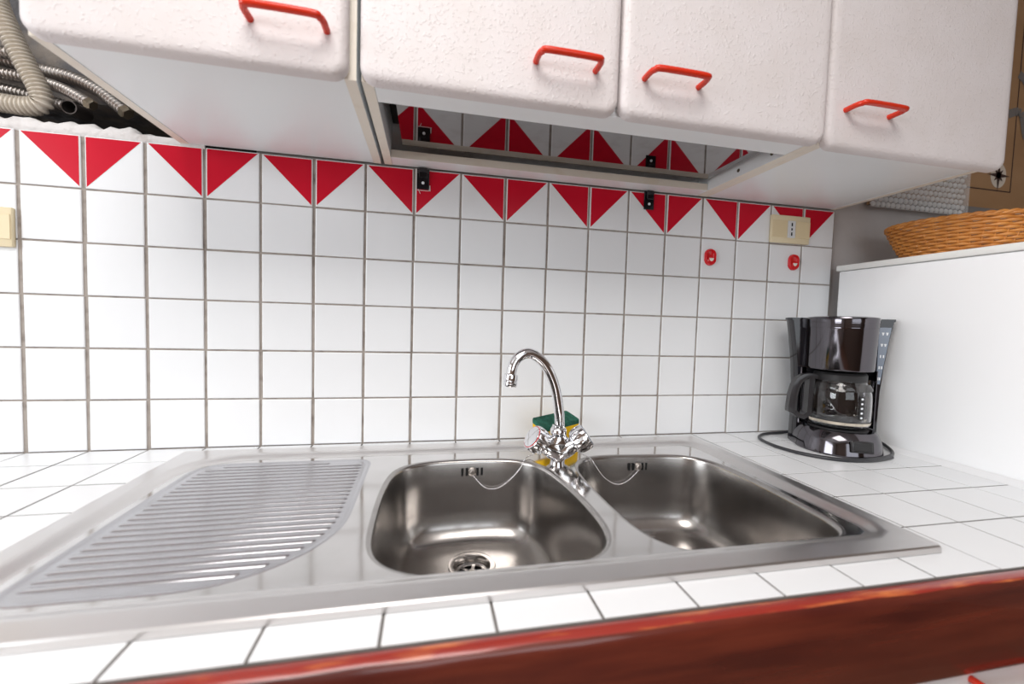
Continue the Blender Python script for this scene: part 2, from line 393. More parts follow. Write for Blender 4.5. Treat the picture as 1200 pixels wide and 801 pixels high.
# ------------------------------------------------------------------ sink
sink = thing('kitchen_sink', 'stainless steel inset sink with two bowls and ribbed drainer on white tiles', 'sink', (0, 0, 0))
ZR, ZD = 0.0098, 0.0022
NL = 96
outer = rrect(SX0, SX1, SY0, SY1, 0.004, 3)
s0 = resample(rrect(0.318, 1.392, -0.532, -0.072, (0.05, 0.11, 0.05, 0.045), 10), NL)
b = MB()
fill(b, outer, [s0], ZR)
steps = [(0.0, ZR), (0.004, ZR - 0.0001), (0.008, ZR - 0.0010), (0.013, ZR - 0.0034), (0.018, ZD + 0.0011), (0.022, ZD + 0.0002), (0.025, ZD)]
b.loft([at(inset(s0, d), z) for d, z in steps], 0, True)
b.loft([at(outer, ZR), at([Vector((p.x + (0.0015 if p.x > 0.8 else -0.0015), p.y + (0.0015 if p.y > -0.3 else -0.0015), 0)) for p in outer], ZR - 0.002), at([Vector((p.x + (0.002 if p.x > 0.8 else -0.002), p.y + (0.002 if p.y > -0.3 else -0.002), 0)) for p in outer], 0.0008)], 0, True)
b.build('rim', RIMM, sink, 30)
BW1 = [(0.6955, -0.205), (0.707, -0.172), (0.7484, -0.1455), (0.8288, -0.138), (0.90, -0.141), (0.9494, -0.1545), (0.9808, -0.1865), (0.9962, -0.2469), (1.005, -0.3402), (1.0045, -0.4281), (0.9944, -0.4709), (0.9736, -0.4968), (0.939, -0.5121), (0.8942, -0.5175), (0.8252, -0.5175), (0.7725, -0.513), (0.734, -0.5010), (0.7068, -0.4818), (0.6905, -0.4496), (0.6864, -0.3889), (0.6874, -0.2813)]
BW2 = [(1.0405, -0.215), (1.0534, -0.182), (1.0741, -0.1583), (1.1153, -0.1462), (1.2028, -0.151), (1.2786, -0.158), (1.322, -0.176), (1.3478, -0.2197), (1.3555, -0.3044), (1.354, -0.389), (1.3500, -0.4569), (1.3440, -0.4858), (1.3263, -0.5042), (1.2991, -0.5138), (1.2368, -0.518), (1.1646, -0.518), (1.1089, -0.5143), (1.0737, -0.5052), (1.0536, -0.4821), (1.0407, -0.4372), (1.0358, -0.3472), (1.0362, -0.262)]
bl = []
for BW in (BW1, BW2):
    L = resample(catmull([(x, y, 0) for x, y in BW], 8, True), NL)
    if sum(L[i - 1].x * L[i].y - L[i].x * L[i - 1].y for i in range(NL)) < 0: L.reverse()
    # smooth the measured outline
    for _ in range(6): L = [L[i] * 0.5 + (L[i - 1] + L[(i + 1) % NL]) * 0.25 for i in range(NL)]
    bl.append(L)
dr = resample(rrect(0.352, 0.655, -0.500, -0.112, (0.03, 0.05, 0.03, 0.15), 10), NL)
b = MB()
fill(b, inset(s0, 0.025), [inset(bl[0], -0.003), inset(bl[1], -0.003), dr], ZD)
b.build('deck', STEEL, sink)
FZ = -0.152
for bi, (L, dc, hx) in enumerate(((bl[0], (0.841, -0.2445), 0.8495), (bl[1], (1.200, -0.2445), 1.2035))):
    b = MB()
    prof = [(-0.003, ZD), (0.0, ZD - 0.0002), (0.0025, ZD - 0.0012), (0.0045, ZD - 0.0035), (0.0055, ZD - 0.007), (0.008, -0.05), (0.0115, -0.095), (0.0145, -0.112), (0.020, -0.128), (0.029, -0.141), (0.040, -0.148), (0.050, FZ + 0.001)]
    loops = [at(inset(L, d), z) for d, z in prof]
    cL = loops[-1]
    for t in (0.35, 0.7):
        loops.append([Vector((p.x + (dc[0] + 0.042 * math.cos(math.atan2(p.y - dc[1], p.x - dc[0])) - p.x) * t, p.y + (dc[1] + 0.042 * math.sin(math.atan2(p.y - dc[1], p.x - dc[0])) - p.y) * t, FZ + 0.001 - 0.002 * t)) for p in cL])
    loops.append([Vector((dc[0] + 0.042 * math.cos(math.atan2(p.y - dc[1], p.x - dc[0])), dc[1] + 0.042 * math.sin(math.atan2(p.y - dc[1], p.x - dc[0])), FZ - 0.001)) for p in cL])
    loops.append([Vector((p.x, p.y, FZ - 0.003)) for p in loops[-1]])
    b.loft(loops, 0, True)
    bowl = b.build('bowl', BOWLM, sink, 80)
    # drain: flange ring, cup, strainer spokes, centre screw
    b = MB(); T = Matrix.Translation((dc[0], dc[1], FZ))
    b.lathe([(0.0425, -0.0015), (0.041, 0.0004), (0.037, 0.0008), (0.033, -0.0002), (0.031, -0.003), (0.029, -0.010), (0.0285, -0.0125), (0.026, -0.014)], 40, 0, T)
    b.lathe([(0.026, -0.014), (0.0245, -0.0145), (0.0235, -0.016)], 40, 0, T)
    for k in range(6):
        a = math.pi * k / 3 + 0.26
        Mx = T @ Matrix.Rotation(a, 4, 'Z'); b.box(0.005, 0.025, -0.0028, 0.0028, -0.0165, -0.0142, 0, M=Mx)
    b.lathe([(0.0105, -0.0165), (0.010, -0.0135), (0.007, -0.0125)], 24, 0, T, True, True)
    b.build('drain', DRAINM, bowl)
    b = MB(); b.lathe([(0.0065, -0.0126), (0.005, -0.0115), (0.0, -0.0112)], 16, 0, T); b.build('drain_screw', BRASS, bowl)
    b = MB(); b.lathe([(0.0, -0.034), (0.03, -0.034)], 24, 0, T); b.lathe([(0.03, -0.034), (0.0288, -0.0145)], 24, 0, T); b.build('drain_well', BLACKHOLE, bowl)
    # overflow slots on the back wall of the bowl
    k0 = max(range(NL), key=lambda i: loops[5][i].y - 10 * abs(loops[5][i].x - hx))
    zc = -0.021
    yw = L[k0].y - 0.0066
    for dx in (-0.0205, -0.0115, 0.010, 0.0185):
        b = MB(); b.tube([(dx, 0, -0.0075), (dx, 0, 0.0075)], 0.0024, 8); so = b.build('overflow_slot', BLACKHOLE, bowl, loc=(hx, yw, zc))
    b = MB(); b.lathe([(0.0088, 0.0), (0.0085, 0.002), (0.006, 0.0036), (0.0, 0.004)], 20, 0, Matrix.Rotation(math.radians(90), 4, 'X'))
    b.box(-0.0042, 0.0042, -0.0060, -0.003, -0.0042, 0.0042, 0, 0.0006, 1, M=Matrix.Rotation(math.radians(45), 4, 'Y')); b.build('overflow_screw', HOSE, bowl, loc=(hx - 0.0006, yw - 0.0005, zc))
# drainer pan and its ribs
b = MB()
b.loft([at(inset(dr, 0), ZD), at(inset(dr, 0.002), ZD + 0.0006), at(inset(dr, 0.005), ZD - 0.0002), at(inset(dr, 0.009), ZD - 0.0012)], 0, True)
fill(b, inset(dr, 0.009), [], ZD - 0.0012)
drainer = b.build('drainer', DRAINERM, sink)
NR = 25
inn = inset(dr, 0.014)
for k in range(NR):
    y = -0.127 - (0.487 - 0.127) * k / (NR - 1)
    xsn = []
    for i in range(NL):
        a, c = inn[i - 1], inn[i]
        if (a.y - y) * (c.y - y) <= 0 and abs(a.y - c.y) > 1e-9: xsn.append(a.x + (c.x - a.x) * (y - a.y) / (c.y - a.y))
    if len(xsn) < 2: continue
    x0, x1 = min(xsn), max(xsn)
    if k == 0: x1 -= 0.05
    b = MB(); wv = 0.0055; h = 0.0016; loops = []
    for xx, sc in ((x0, 0.05), (x0 + 0.002, 0.6), (x0 + 0.006, 1), ((x0 + x1) / 2, 1), (x1 - 0.006, 1), (x1 - 0.002, 0.6), (x1, 0.05)):
        loops.append([(xx, y + wv * sc * math.cos(a), ZD - 0.0013 + h * sc * math.sin(a)) for a in [math.pi * q / 6 for q in range(7)]])
    b.loft(loops, 0, True, closed=False)
    b.build('ridge', DRAINERM, drainer, 70)

# ------------------------------------------------------------------ faucet
fau = thing('kitchen_faucet', 'chrome two-knob mixer faucet with swan-neck spout standing between the bowls', 'faucet', (1.017, -0.172, ZD))
def align(d):
    return Vector(d).normalized().to_track_quat('Z', 'Y').to_matrix().to_4x4()
b = MB()
HUB = [(0.0, 0.0145, 0.0145), (0.004, 0.0145, 0.0145), (0.010, 0.017, 0.0155), (0.018, 0.0235, 0.017), (0.027, 0.0300, 0.018), (0.035, 0.0310, 0.0185), (0.042, 0.0260, 0.018), (0.050, 0.0190, 0.0165), (0.056, 0.0155, 0.0155)]
b.loft([[(rx * math.cos(a), ry * math.sin(a), z) for a in [2 * math.pi * k / 36 for k in range(36)]] for z, rx, ry in HUB], 0, True, True, True)
ARM = {-1: Vector((-0.80, -0.16, 0.55)).normalized(), 1: Vector((0.80, -0.16, 0.55)).normalized()}
for sd in (-1, 1):
    d = ARM[sd]; o0 = Vector((0, 0, 0.016))
    pts = [o0 + d * t for t in (-0.006, 0.004, 0.016, 0.028, 0.036, 0.0375, 0.042)]
    b.tube(pts, [0.015, 0.0175, 0.0185, 0.0178, 0.016, 0.0135, 0.0135], 24)
b.build('body', CHROME, fau)
b = MB(); b.lathe([(0.0155, 0.050), (0.0165, 0.056), (0.0165, 0.066), (0.0145, 0.069), (0.0125, 0.071), (0.0125, 0.074), (0.010, 0.0755)], 28); b.build('collar', CHROME, fau)
for sd in (-1, 1):
    d = ARM[sd]; Mk = Matrix.Translation(Vector((0, 0, 0.016)) + d * 0.042) @ align(d)
    fn = lambda a, z: (1 - 0.10 * max(0, math.cos(7 * a)) ** 0.7) if 0.0015 < z < 0.026 else 1.0
    b = MB(); b.lathe([(0.0125, -0.005), (0.019, -0.004), (0.0225, -0.001), (0.0240, 0.0022), (0.0258, 0.006), (0.0265, 0.016), (0.0260, 0.0255), (0.0245, 0.0275), (0.0215, 0.0285)], 72, 0, Mk, True, False, fn=fn)
    kn = b.build('knob', CHROME, fau)
    b = MB(); b.lathe([(0.0227, 0.0281), (0.0227, 0.0288), (0.0219, 0.0292), (0.0219, 0.0284)], 40, 0, Mk); b.build('indicator_ring', REDP if sd < 0 else GAUGE, kn)
    b = MB(); b.lathe([(0.0220, 0.0283), (0.0212, 0.0296), (0.012, 0.0308), (0.0, 0.0311)], 40, 0, Mk); b.build('knob_cap', CHROME, kn)
SPO = [(1.0195, -0.172, 0.070), (1.0175, -0.172, 0.100), (1.0105, -0.172, 0.140), (0.9995, -0.173, 0.172), (0.984, -0.174, 0.198), (0.965, -0.175, 0.2145), (0.9465, -0.176, 0.2200), (0.930, -0.178, 0.2130), (0.9205, -0.179, 0.2005), (0.9165, -0.180, 0.188), (0.9152, -0.180, 0.1765)]
SPO = [(x - 1.017, y + 0.172, z - ZD) for x, y, z in SPO]
b = MB(); sp = catmull(SPO, 6); b.tube(sp, 0.0102, 20); b.build('spout', CHROME, fau)
b = MB(); e = Vector(sp[-1]); Mt = Matrix.Translation(e) @ align(e - Vector(sp[-4]))
b.lathe([(0.0102, -0.004), (0.0130, -0.003), (0.0138, 0.0), (0.0138, 0.008), (0.0126, 0.0090), (0.0126, 0.0102), (0.0138, 0.011), (0.0138, 0.018), (0.0125, 0.020), (0.009, 0.020), (0.008, 0.016)], 28, 0, Mt, False, True)
b.build('aerator', CHROME, fau)

# bead chains
def chain(name, pts, label):
    sp = resample(catmull(pts, 10), 400, False); L = sum((sp[i + 1] - sp[i]).length for i in range(len(sp) - 1))
    nb = int(L / 0.0036); n = nb * 8
    q = resample(sp, n + 1, False)
    rr = [0.0005 + 0.00095 * abs(math.sin(math.pi * i / 8)) for i in range(n + 1)]
    b = MB(); b.tube(q, rr, 8); o = b.build(name, CHROME, None, 180)
    tag(o, label, 'chain', 'plug chains'); return o
y1 = -0.1465
chain('bead_chain', [(0.995, -0.148, 0.026), (0.975, -0.143, 0.010), (0.962, -0.146, 0.006), (0.953, -0.158, 0.0045), (0.943, -0.163, -0.012), (0.925, -0.160, -0.034), (0.905, -0.157, -0.050), (0.888, -0.155, -0.0545), (0.872, -0.154, -0.050), (0.858, -0.1525, -0.036), (0.8495, -0.151, -0.026)], 'beaded plug chain hanging over the edge of the bowl beside the drainer')
chain('bead_chain', [(1.048, -0.150, 0.026), (1.068, -0.150, 0.014), (1.083, -0.152, 0.006), (1.094, -0.162, 0.000), (1.108, -0.164, -0.020), (1.125, -0.164, -0.040), (1.145, -0.163, -0.053), (1.162, -0.163, -0.0555), (1.180, -0.163, -0.048), (1.195, -0.164, -0.034), (1.2035, -0.163, -0.026)], 'darker beaded plug chain hanging in the bowl nearer the coffee maker')

# sponge
Lp, Bp, Rp, Fp = Vector((0.982, -0.091, 0.072)), Vector((1.086, -0.022, 0.0725)), Vector((1.110, -0.050, 0.057)), Vector((1.002, -0.121, 0.0565))
spg = thing('dish_sponge', 'yellow dish sponge with dark green scouring pad behind the faucet', 'sponge', (1.045, -0.07, ZR))
o0 = Vector((1.045, -0.07, ZR)); nd = Vector((0.0, -0.10, -0.99)).normalized()
def slab_mb(t0, t1, r):
    C = [Lp, Fp, Rp, Bp]; cen = sum(C, Vector()) / 4; loops = []
    def ring(t, sc):
        pts = []
        for i in range(4):
            a, c, d = C[i - 1], C[i], C[(i + 1) % 4]
            for k in range(5):
                u = k / 4; q = c + (a - c).normalized() * r * (1 - u) ** 2 + (d - c).normalized() * r * u ** 2
                pts.append(cen + (q - cen) * sc + nd * t - o0)
        return pts
    for t, sc in ((t0, 0.9), (t0, 0.985), (t0 + 0.0015, 1), (t1 - 0.0015, 1), (t1, 0.985), (t1, 0.9)): loops.append(ring(t, sc))
    b = MB(); b.loft(loops, 0, True, True, True); return b
slab_mb(0.0, 0.0095, 0.006).build('scouring_pad', GRN, spg); slab_mb(0.0092, 0.043, 0.008).build('foam', YEL, spg)

# ------------------------------------------------------------------ wall cabinets
ZB = 0.615; ZT = 1.22
def door_mb(x0, x1, yf, z0=0.607, z1=ZT, th=0.020, r=0.022):
    P0 = rrect(x0, x1, z0, z1, r, 6); b = MB()
    pr = [(0.004, 0.0), (0.0, 0.002), (0.0, th - 0.010), (0.0015, th - 0.005), (0.005, th - 0.0015), (0.011, th), (0.02, th)]
    loops = [[Vector((p.x, yf + th - d, p.y)) for p in inset(P0, i)] for i, d in pr]
    b.loft(loops, 0, True, True, True); return b
def handle(door, xa, xb, zz, yf):
    b = MB(); r = 0.0047
    b.tube(catmull([(xa, yf + 0.003, zz), (xa, yf - 0.018, zz - 0.0005), (xa + 0.003, yf - 0.027, zz - 0.001), (xa + 0.012, yf - 0.032, zz - 0.001), (xb - 0.012, yf - 0.032, zz - 0.001), (xb - 0.003, yf - 0.027, zz - 0.001), (xb, yf - 0.018, zz - 0.0005), (xb, yf + 0.003, zz)], 6), r, 14)
    b.build('handle', REDH, door)
def wall_cabinet(name, label, x0, x1, bottom, doors, yc=-0.317, tL=0.016):
    t = thing(name, label, 'cabinet', ((x0 + x1) / 2, -0.0005, ZB), 'white wall cabinets')
    ox, oy, oz = t.location
    def part(nm, mb, mats, par=t):
        o = mb.build(nm, mats, par); 
        if par is t: o.matrix_parent_inverse = Matrix.Translation((-ox, -oy, -oz))
        return o
    fm = {(0, 0, -1): 1, (0, -1, 0): 1}
    b = MB(); b.box(x0, x0 + tL, yc, -0.0005, ZB, ZT, 0, fm=fm); part('side_panel', b, [BOARD, CREAM])
    b = MB(); b.box(x1 - tL, x1, yc, -0.0005, ZB, ZT, 0, fm=fm); part('side_panel', b, [BOARD, CREAM])
    if bottom: b = MB(); b.box(x0 + tL + 0.0004, x1 - tL - 0.0004, yc, -0.0005, ZB + 0.0008, ZB + 0.017, 0, fm={(0, -1, 0): 1}); part('bottom_panel', b, [BOARD, CREAM])
    b = MB(); b.box(x0 + tL, x1 - tL, yc, -0.0005, ZT - 0.016, ZT); part('top_panel', b, BOARD)
    b = MB(); b.box(x0 + tL, x1 - tL, -0.008, -0.0005, ZB + 0.03, ZT - 0.016); part('back_panel', b, BOARD)
    for (a, c, yf, ha, hb, hz) in doors:
        d = part('door', door_mb(a, c, yf), DOORM); handle(d, ha, hb, hz, yf)
    return t, part
wall_cabinet('wall_cabinet', 'white wall cabinet nearest the pipes, textured door with red handle', 0.268, 0.6505, True, [(0.272, 0.6420, -0.3395, 0.5234, 0.6164, 0.6622)])
hood, hp = wall_cabinet('wall_cabinet', 'white two-door wall cabinet above the sink with open underside', 0.6575, 1.4365, False,
    [(0.6575, 1.0415, -0.3395, 0.906, 1.000, 0.6667), (1.0445, 1.4325, -0.3405, 1.0815, 1.1763, 0.6665)])
wall_cabinet('wall_cabinet', 'white wall cabinet above the coffee maker, textured door with red handle', 1.4370, 1.8530, True, [(1.4380, 1.871, -0.3335, 1.4753, 1.5718, 0.6728)])
fm = {(0, -1, 0): 1}
b = MB(); b.box(0.674, 1.4200, -0.317, -0.265, ZB + 0.0003, ZB + 0.014); hp('front_rail', b, BOARD)
b = MB(); b.box(0.674, 1.4200, -0.044, -0.0005, ZB + 0.0003, ZB + 0.016, 0, fm=fm); hp('back_rail', b, [BOARD, CREAM])
b = MB(); b.box(0.674, 1.4200, -0.31, -0.0085, 0.70, 0.712); hp('shade_sheet', b, DARK)  # dark sheet standing in for the shade inside the white cabinet
for yy, zz in ((-0.145, 0.628), (-0.235, 0.6295)):
    b = MB(); b.tube([(1.4195, yy, zz), (1.4212, yy, zz)], 0.0038, 12); hp('screw_hole', b, BRASS)
tr = thing('drip_tray', 'shiny metal drip tray mirroring the red tiles, inside the open cabinet underside', 'tray', (1.05, -0.17, 0.635))
b = MB(); b.box(-0.352, 0.352, -0.125, 0.108, 0.0, 0.0016); b.build('plate', TRAYM, tr)
b = MB()
b.box(-0.352, 0.352, 0.106, 0.1085, 0.0, 0.018); b.box(-0.352, 0.352, -0.1275, -0.125, 0.0, 0.018); b.box(0.3495, 0.352, -0.125, 0.106, 0.0018, 0.018); b.box(-0.352, -0.3495, -0.125, 0.106, 0.0018, 0.018)
b.build('tray_lip', TRAYM, tr)

# ------------------------------------------------------------------ small things on the wall
def Wm(x, z): return Matrix.Translation((x, 0, z))
t = thing('wall_socket', 'ivory wall socket plate with grey three-hole outlet on the red-and-white tiles', 'socket', (1.7035, -0.0005, 0.549))
b = MB(); b.box(-0.0605, 0.0605, -0.009, 0.0, -0.0365, 0.0365, 0, 0.0025, 2); b.build('cover_plate', IVORY2, t)
for x0, x1 in ((-0.059, -0.0125), (0.0125, 0.059)):
    b = MB(); b.box(x0, x1, -0.0105, -0.0085, -0.0225, 0.0225, 0, 0.0006, 1); b.build('blank_module', IVORY, t)
b = MB(); b.box(-0.0118, 0.0118, -0.0112, -0.0085, -0.0225, 0.0225, 0, 0.0008, 1); om = b.build('outlet_module', SOCK, t)
for z, hh in ((-0.0125, 0.0045), (0, 0.0028), (0.0125, 0.0045)):
    b = MB(); b.box(-0.0019, 0.0019, -0.0117, -0.0110, z - hh, z + hh); b.build('outlet_hole', BLACKHOLE, om)
t = thing('wall_socket', 'blank ivory cover plate on the white tiles at the far left', 'socket', (-0.0640, -0.0005, 0.4285))
b = MB(); b.box(-0.0605, 0.0605, -0.009, 0.0, -0.0365, 0.0365, 0, 0.0025, 2); b.build('cover_plate', IVORY2, t)
b = MB(); b.box(-0.059, 0.059, -0.0105, -0.0085, -0.0225, 0.0235, 0, 0.0006, 1); b.build('blank_module', IVORY, t)
def hook(x, z, label):
    t = thing('wall_hook', label, 'hook', (x, -0.0004, z), 'red adhesive hooks')
    Rx = Matrix.Rotation(math.radians(90), 4, 'X')
    def oval(hw, hh, dz=0): 
        pts = []
        for k in range(32):
            a = 2 * math.pi * k / 32; pts.append((hw * math.cos(a), (hh - hw) * (1 if math.sin(a) >= 0 else -1) + hw * math.sin(a) + dz))
        return pts
    b = MB(); b.loft([[(x_, -d, z_) for x_, z_ in oval(hw, hh)] for hw, hh, d in ((0.0160, 0.0215, 0), (0.0160, 0.0215, 0.004), (0.0145, 0.020, 0.007), (0.0115, 0.017, 0.007), (0.0100, 0.0155, 0.0035), (0.009, 0.0145, 0.003))], 0, True, True, True); b.build('back_plate', REDP, t)
    b = MB(); b.loft([[(x_, -d, z_) for x_, z_ in oval(0.0105 * s_, 0.0112 * s_, -0.0085)] for s_, d in ((0.95, 0.0025), (0.95, 0.0066), (0.85, 0.0078))], 0, True, True, True); b.build('hook_lip', REDP, t)
    b = MB(); b.loft([[(x_, -d, z_) for x_, z_ in [(-0.0068, -0.003), (-0.005, -0.0085), (0, -0.0115), (0.005, -0.0085), (0.0068, -0.003)]] for d in (0.0070, 0.0083)], 0, False, True, True); b.build('worn_spot', PAPER, t)
hook(1.4682, 0.4625, 'red oval adhesive hook two tiles left of the socket plate')
hook(1.7240, 0.4640, 'red oval adhesive hook just under the socket plate')
for x, z, lb in ((0.7395, 0.5895, 'black hanging bracket on the chipped red tile above the drainer'), (1.2885, 0.5905, 'black hanging bracket on the red tile above the bowl near the coffee maker')):
    t = thing('cabinet_bracket', lb, 'bracket', (x, -0.0002, z), 'black cabinet hanging brackets')
    b = MB(); b.box(-0.0135, 0.0135, -0.0035, 0.0, -0.0215, 0.0235, 0, 0.0012, 1); b.box(-0.009, 0.0095, -0.009, -0.003, 0.002, 0.0235, 0, 0.0015, 1); b.build('plate', BLACKP, t)
    b = MB(); b.lathe([(0.0034, 0.0), (0.003, 0.0016), (0, 0.002)], 12, 0, Matrix.Translation((0, -0.0034, -0.008)) @ Matrix.Rotation(math.radians(90), 4, 'X')); b.build('screw', WHITEP, t)
b = MB()      # chips and cracks in the glaze round the brackets
for pts in ([(0.7225, 0.612), (0.726, 0.612), (0.7265, 0.574), (0.7235, 0.5735)], [(0.7245, 0.5755), (0.7275, 0.5735), (0.7345, 0.559), (0.7335, 0.5585)], [(0.727, 0.5665), (0.7545, 0.5665), (0.7560, 0.5655), (0.7275, 0.5653)], [(0.7535, 0.578), (0.7555, 0.578), (0.7560, 0.5655), (0.7520, 0.5655)]):
    vs = [(x, -0.0010, z) for x, z in pts] + [(x, -0.0002, z) for x, z in pts]
    b.add(vs, [(0, 1, 2, 3), (0, 1, 5, 4), (1, 2, 6, 5), (2, 3, 7, 6), (3, 0, 4, 7)])
chip = b.build('glaze_chip', EDGEW, wall_back); chip['kind'] = 'stuff'

# ------------------------------------------------------------------ pipes in the niche
def hose(name, pts, r, pitch, mt, label, nut=None, cat='pipe'):
    sp = resample(catmull(pts, 12), 300, False); L = sum((sp[i + 1] - sp[i]).length for i in range(299))
    n = int(L / pitch) * 6; q = resample(sp, n + 1, False)
    rr = [r * (0.98 + 0.20 * math.sin(2 * math.pi * i / 6)) for i in range(n + 1)]
    b = MB(); b.tube(q, rr, 14)
    t = thing(name, label, cat, tuple(q[0]), 'corrugated hoses in the wall niche')
    o = b.build('corrugated_tube', mt, t, 180); o.matrix_parent_inverse = Matrix.Translation(-Vector(q[0]))
    if nut:
        d = (q[-1] - q[-8]).normalized(); Mn = Matrix.Translation(q[-1] - d * 0.004) @ align(d)
        b = MB(); b.lathe([(r * 0.95, 0), (r * 1.25, 0.002), (r * 1.25, 0.011), (r * 1.0, 0.013)], 6, 0, Mn, True, True, False)
        o = b.build('hex_nut', BRASS, t); o.matrix_parent_inverse = Matrix.Translation(-Vector(q[0]))
    return t
hose('flexible_hose', [(-0.046, 0.006, 0.98), (-0.036, 0.010, 0.86), (-0.018, 0.014, 0.795), (0.004, 0.020, 0.735), (0.020, 0.024, 0.694), (0.0195, 0.026, 0.672), (-0.004, 0.026, 0.664), (-0.04, 0.026, 0.6655), (-0.10, 0.026, 0.668), (-0.2, 0.028, 0.672)], 0.0150, 0.0068, HOSEB, 'thick beige corrugated hose bending down in front of the others')
hose('flexible_hose', [(-0.20, 0.080, 0.79), (-0.09, 0.079, 0.772), (-0.03, 0.077, 0.760), (0.03, 0.070, 0.750), (0.085, 0.061, 0.728), (0.125, 0.052, 0.700), (0.145, 0.048, 0.684)], 0.0108, 0.0072, HOSE, 'shiny corrugated hose running uppermost, ending against the cabinet side', True)
hose('flexible_hose', [(-0.20, 0.062, 0.748), (-0.08, 0.060, 0.737), (-0.02, 0.058, 0.731), (0.03, 0.050, 0.718), (0.07, 0.038, 0.699), (0.093, 0.034, 0.686)], 0.0092, 0.0066, HOSE, 'shiny corrugated hose below the uppermost one, ending in a nut', True)
hose('flexible_hose', [(-0.20, 0.078, 0.722), (-0.10, 0.077, 0.714), (-0.05, 0.076, 0.708), (0.02, 0.075, 0.694), (0.06, 0.075, 0.683)], 0.0096, 0.0068, HOSE, 'dim corrugated hose passing behind the beige bend')
hose('flexible_hose', [(-0.20, 0.05, 0.778), (-0.11, 0.045, 0.775), (-0.06, 0.044, 0.768), (-0.01, 0.043, 0.770)], 0.0096, 0.0068, HOSE, 'corrugated hose at the picture edge left of the beige hose, topmost there')
b = MB(); b.lathe([(0.013, 0), (0.013, 0.045), (0.0112, 0.045), (0.0112, 0.0)], 24, 0, Matrix.Translation((0.0555, 0.080, 0.680)) @ align((0.05, -1, -0.1)))
tag(b.build('pipe_stub', mat('dark_pipe', (0.10, 0.085, 0.08), 0.4, 0.8)), 'open end of a short dark pipe under the corrugated hoses', 'pipe')

# ------------------------------------------------------------------ fridge side, basket, map
fr = thing('refrigerator', 'plain white waist-high appliance with flat top closing the counter, basket on it', 'appliance', (2.14, -0.31, ZF))
b = MB(); b.box(-0.29, 0.29, -0.285, 0.285, 0.03, 1.323, 0, 0.004, 2); b.build('body', FRIDGE, fr)
b = MB(); b.box(-0.294, 0.294, -0.30, 0.291, 1.3235, 1.339, 0, 0.003, 2); b.build('top_lid', FTOP, fr)
b = MB(); b.box(-0.29, 0.29, -0.33, -0.288, 0.06, 1.318, 0, 0.006, 2); b.build('door', FRIDGE, fr)
for x in (-0.25, 0.25):
    for y in (-0.24, 0.24):
        b = MB(); b.lathe([(0.02, 0.0), (0.02, 0.031)], 12, 0, Matrix.Translation((x, y, 0)), True, True); b.build('foot', BLACKM, fr)
ZTOP = ZF + 1.339
bk = thing('wicker_basket', 'oval orange-brown wicker basket on the white appliance top', 'basket', (2.035, -0.182, ZTOP + 0.0005), rz=math.radians(-56))
A0, B0, A1, B1, HB = 0.103, 0.074, 0.146, 0.105, 0.092
b = MB(); NS = 43; turns = 12; per = NS * 6; pts = []
for k in range(turns * per):
    a = 2 * math.pi * k / per; h = k / (turns * per); sc = h ** 0.85
    rw = 0.0030 * math.sin(a * NS / 2 + (math.pi * 0.0))
    ea, eb = A0 + (A1 - A0) * sc + rw, B0 + (B1 - B0) * sc + rw
    pts.append((ea * math.cos(a), eb * math.sin(a), 0.004 + h * (HB - 0.006)))
b.tube(pts, 0.0041, 6); b.build('woven_wall', WICK, bk, 180)
b = MB(); pts = []
for wv in (0, 1):
    q = []
    for k in range(241):
        a = 2 * math.pi * k / 240; tw = a * 24 + wv * math.pi
        q.append(((A1 + 0.0025 * math.cos(tw)) * math.cos(a), (B1 + 0.0025 * math.cos(tw)) * math.sin(a), HB + 0.0022 * math.sin(tw)))
    b.tube(q, 0.0036, 7, caps=True)
b.build('rim', WICK, bk, 180)
b = MB(); b.lathe([(0.0, 0.002), (1.0, 0.002), (1.0, 0.005), (0.0, 0.005)], 40, 0, Matrix.Diagonal((A0 - 0.002, B0 - 0.002, 1, 1))); b.build('bottom', WICK, bk)
for k in range(NS):
    a = 2 * math.pi * (k + 0.25) / NS
    b = MB(); b.tube([(A0 * math.cos(a), B0 * math.sin(a), 0.003), ((A0 + A1) / 2 * math.cos(a) * 1.02, (B0 + B1) / 2 * math.sin(a) * 1.02, HB * 0.45), (A1 * math.cos(a), B1 * math.sin(a), HB)], 0.0016, 5); b.build('stake', WICK, bk)
pp = MB(); pp.box(-0.05, 0.05, -0.006, 0.0, 0.0, 0.096, 0, 0.001, 1, M=Matrix.Rotation(math.radians(-8), 4, 'X'))
tag(pp.build('folded_paper', PAPER, None, loc=(2.075, -0.215, ZTOP + 0.012), rot=(0, 0, math.radians(-56))), 'corner of white folded paper peeking over the basket rim', 'paper')
mp = thing('map_board', 'brown old-style map board with compass rose on the wall behind the basket', 'picture', (1.965, 0.006, 0.640))
b = MB(); b.box(0.0, 1.0, -0.020, 0.0, 0.0, 0.72, 0, fm={(0, 0, -1): 1}); b.build('board', [MAPM, MAPD], mp)
b = MB(); b.box(0.0, 1.0, -0.0235, -0.0202, 0.0, 0.020, 0, 0.001, 1); b.build('bottom_strip', MAPG, mp)
b = MB(); YY = -0.0208
def strip(p, q, wd):
    p, q = Vector((p[0], 0, p[1])), Vector((q[0], 0, q[1])); d = (q - p).normalized(); nn = Vector((-d.z, 0, d.x)) * wd / 2
    vs = [(*(v.x, YY, v.z),) for v in (p + nn, q + nn, q - nn, p - nn)] + [(v.x, YY + 0.0006, v.z) for v in (p + nn, q + nn, q - nn, p - nn)]
    b.add(vs, [(0, 1, 2, 3), (0, 1, 5, 4), (2, 3, 7, 6), (1, 2, 6, 5), (3, 0, 4, 7)])
strip((0.06, 0.075), (0.505, 0.075), 0.003); strip((0.505, 0.075), (0.505, 0.70), 0.003)
b.build('border_line', MAPD, mp)
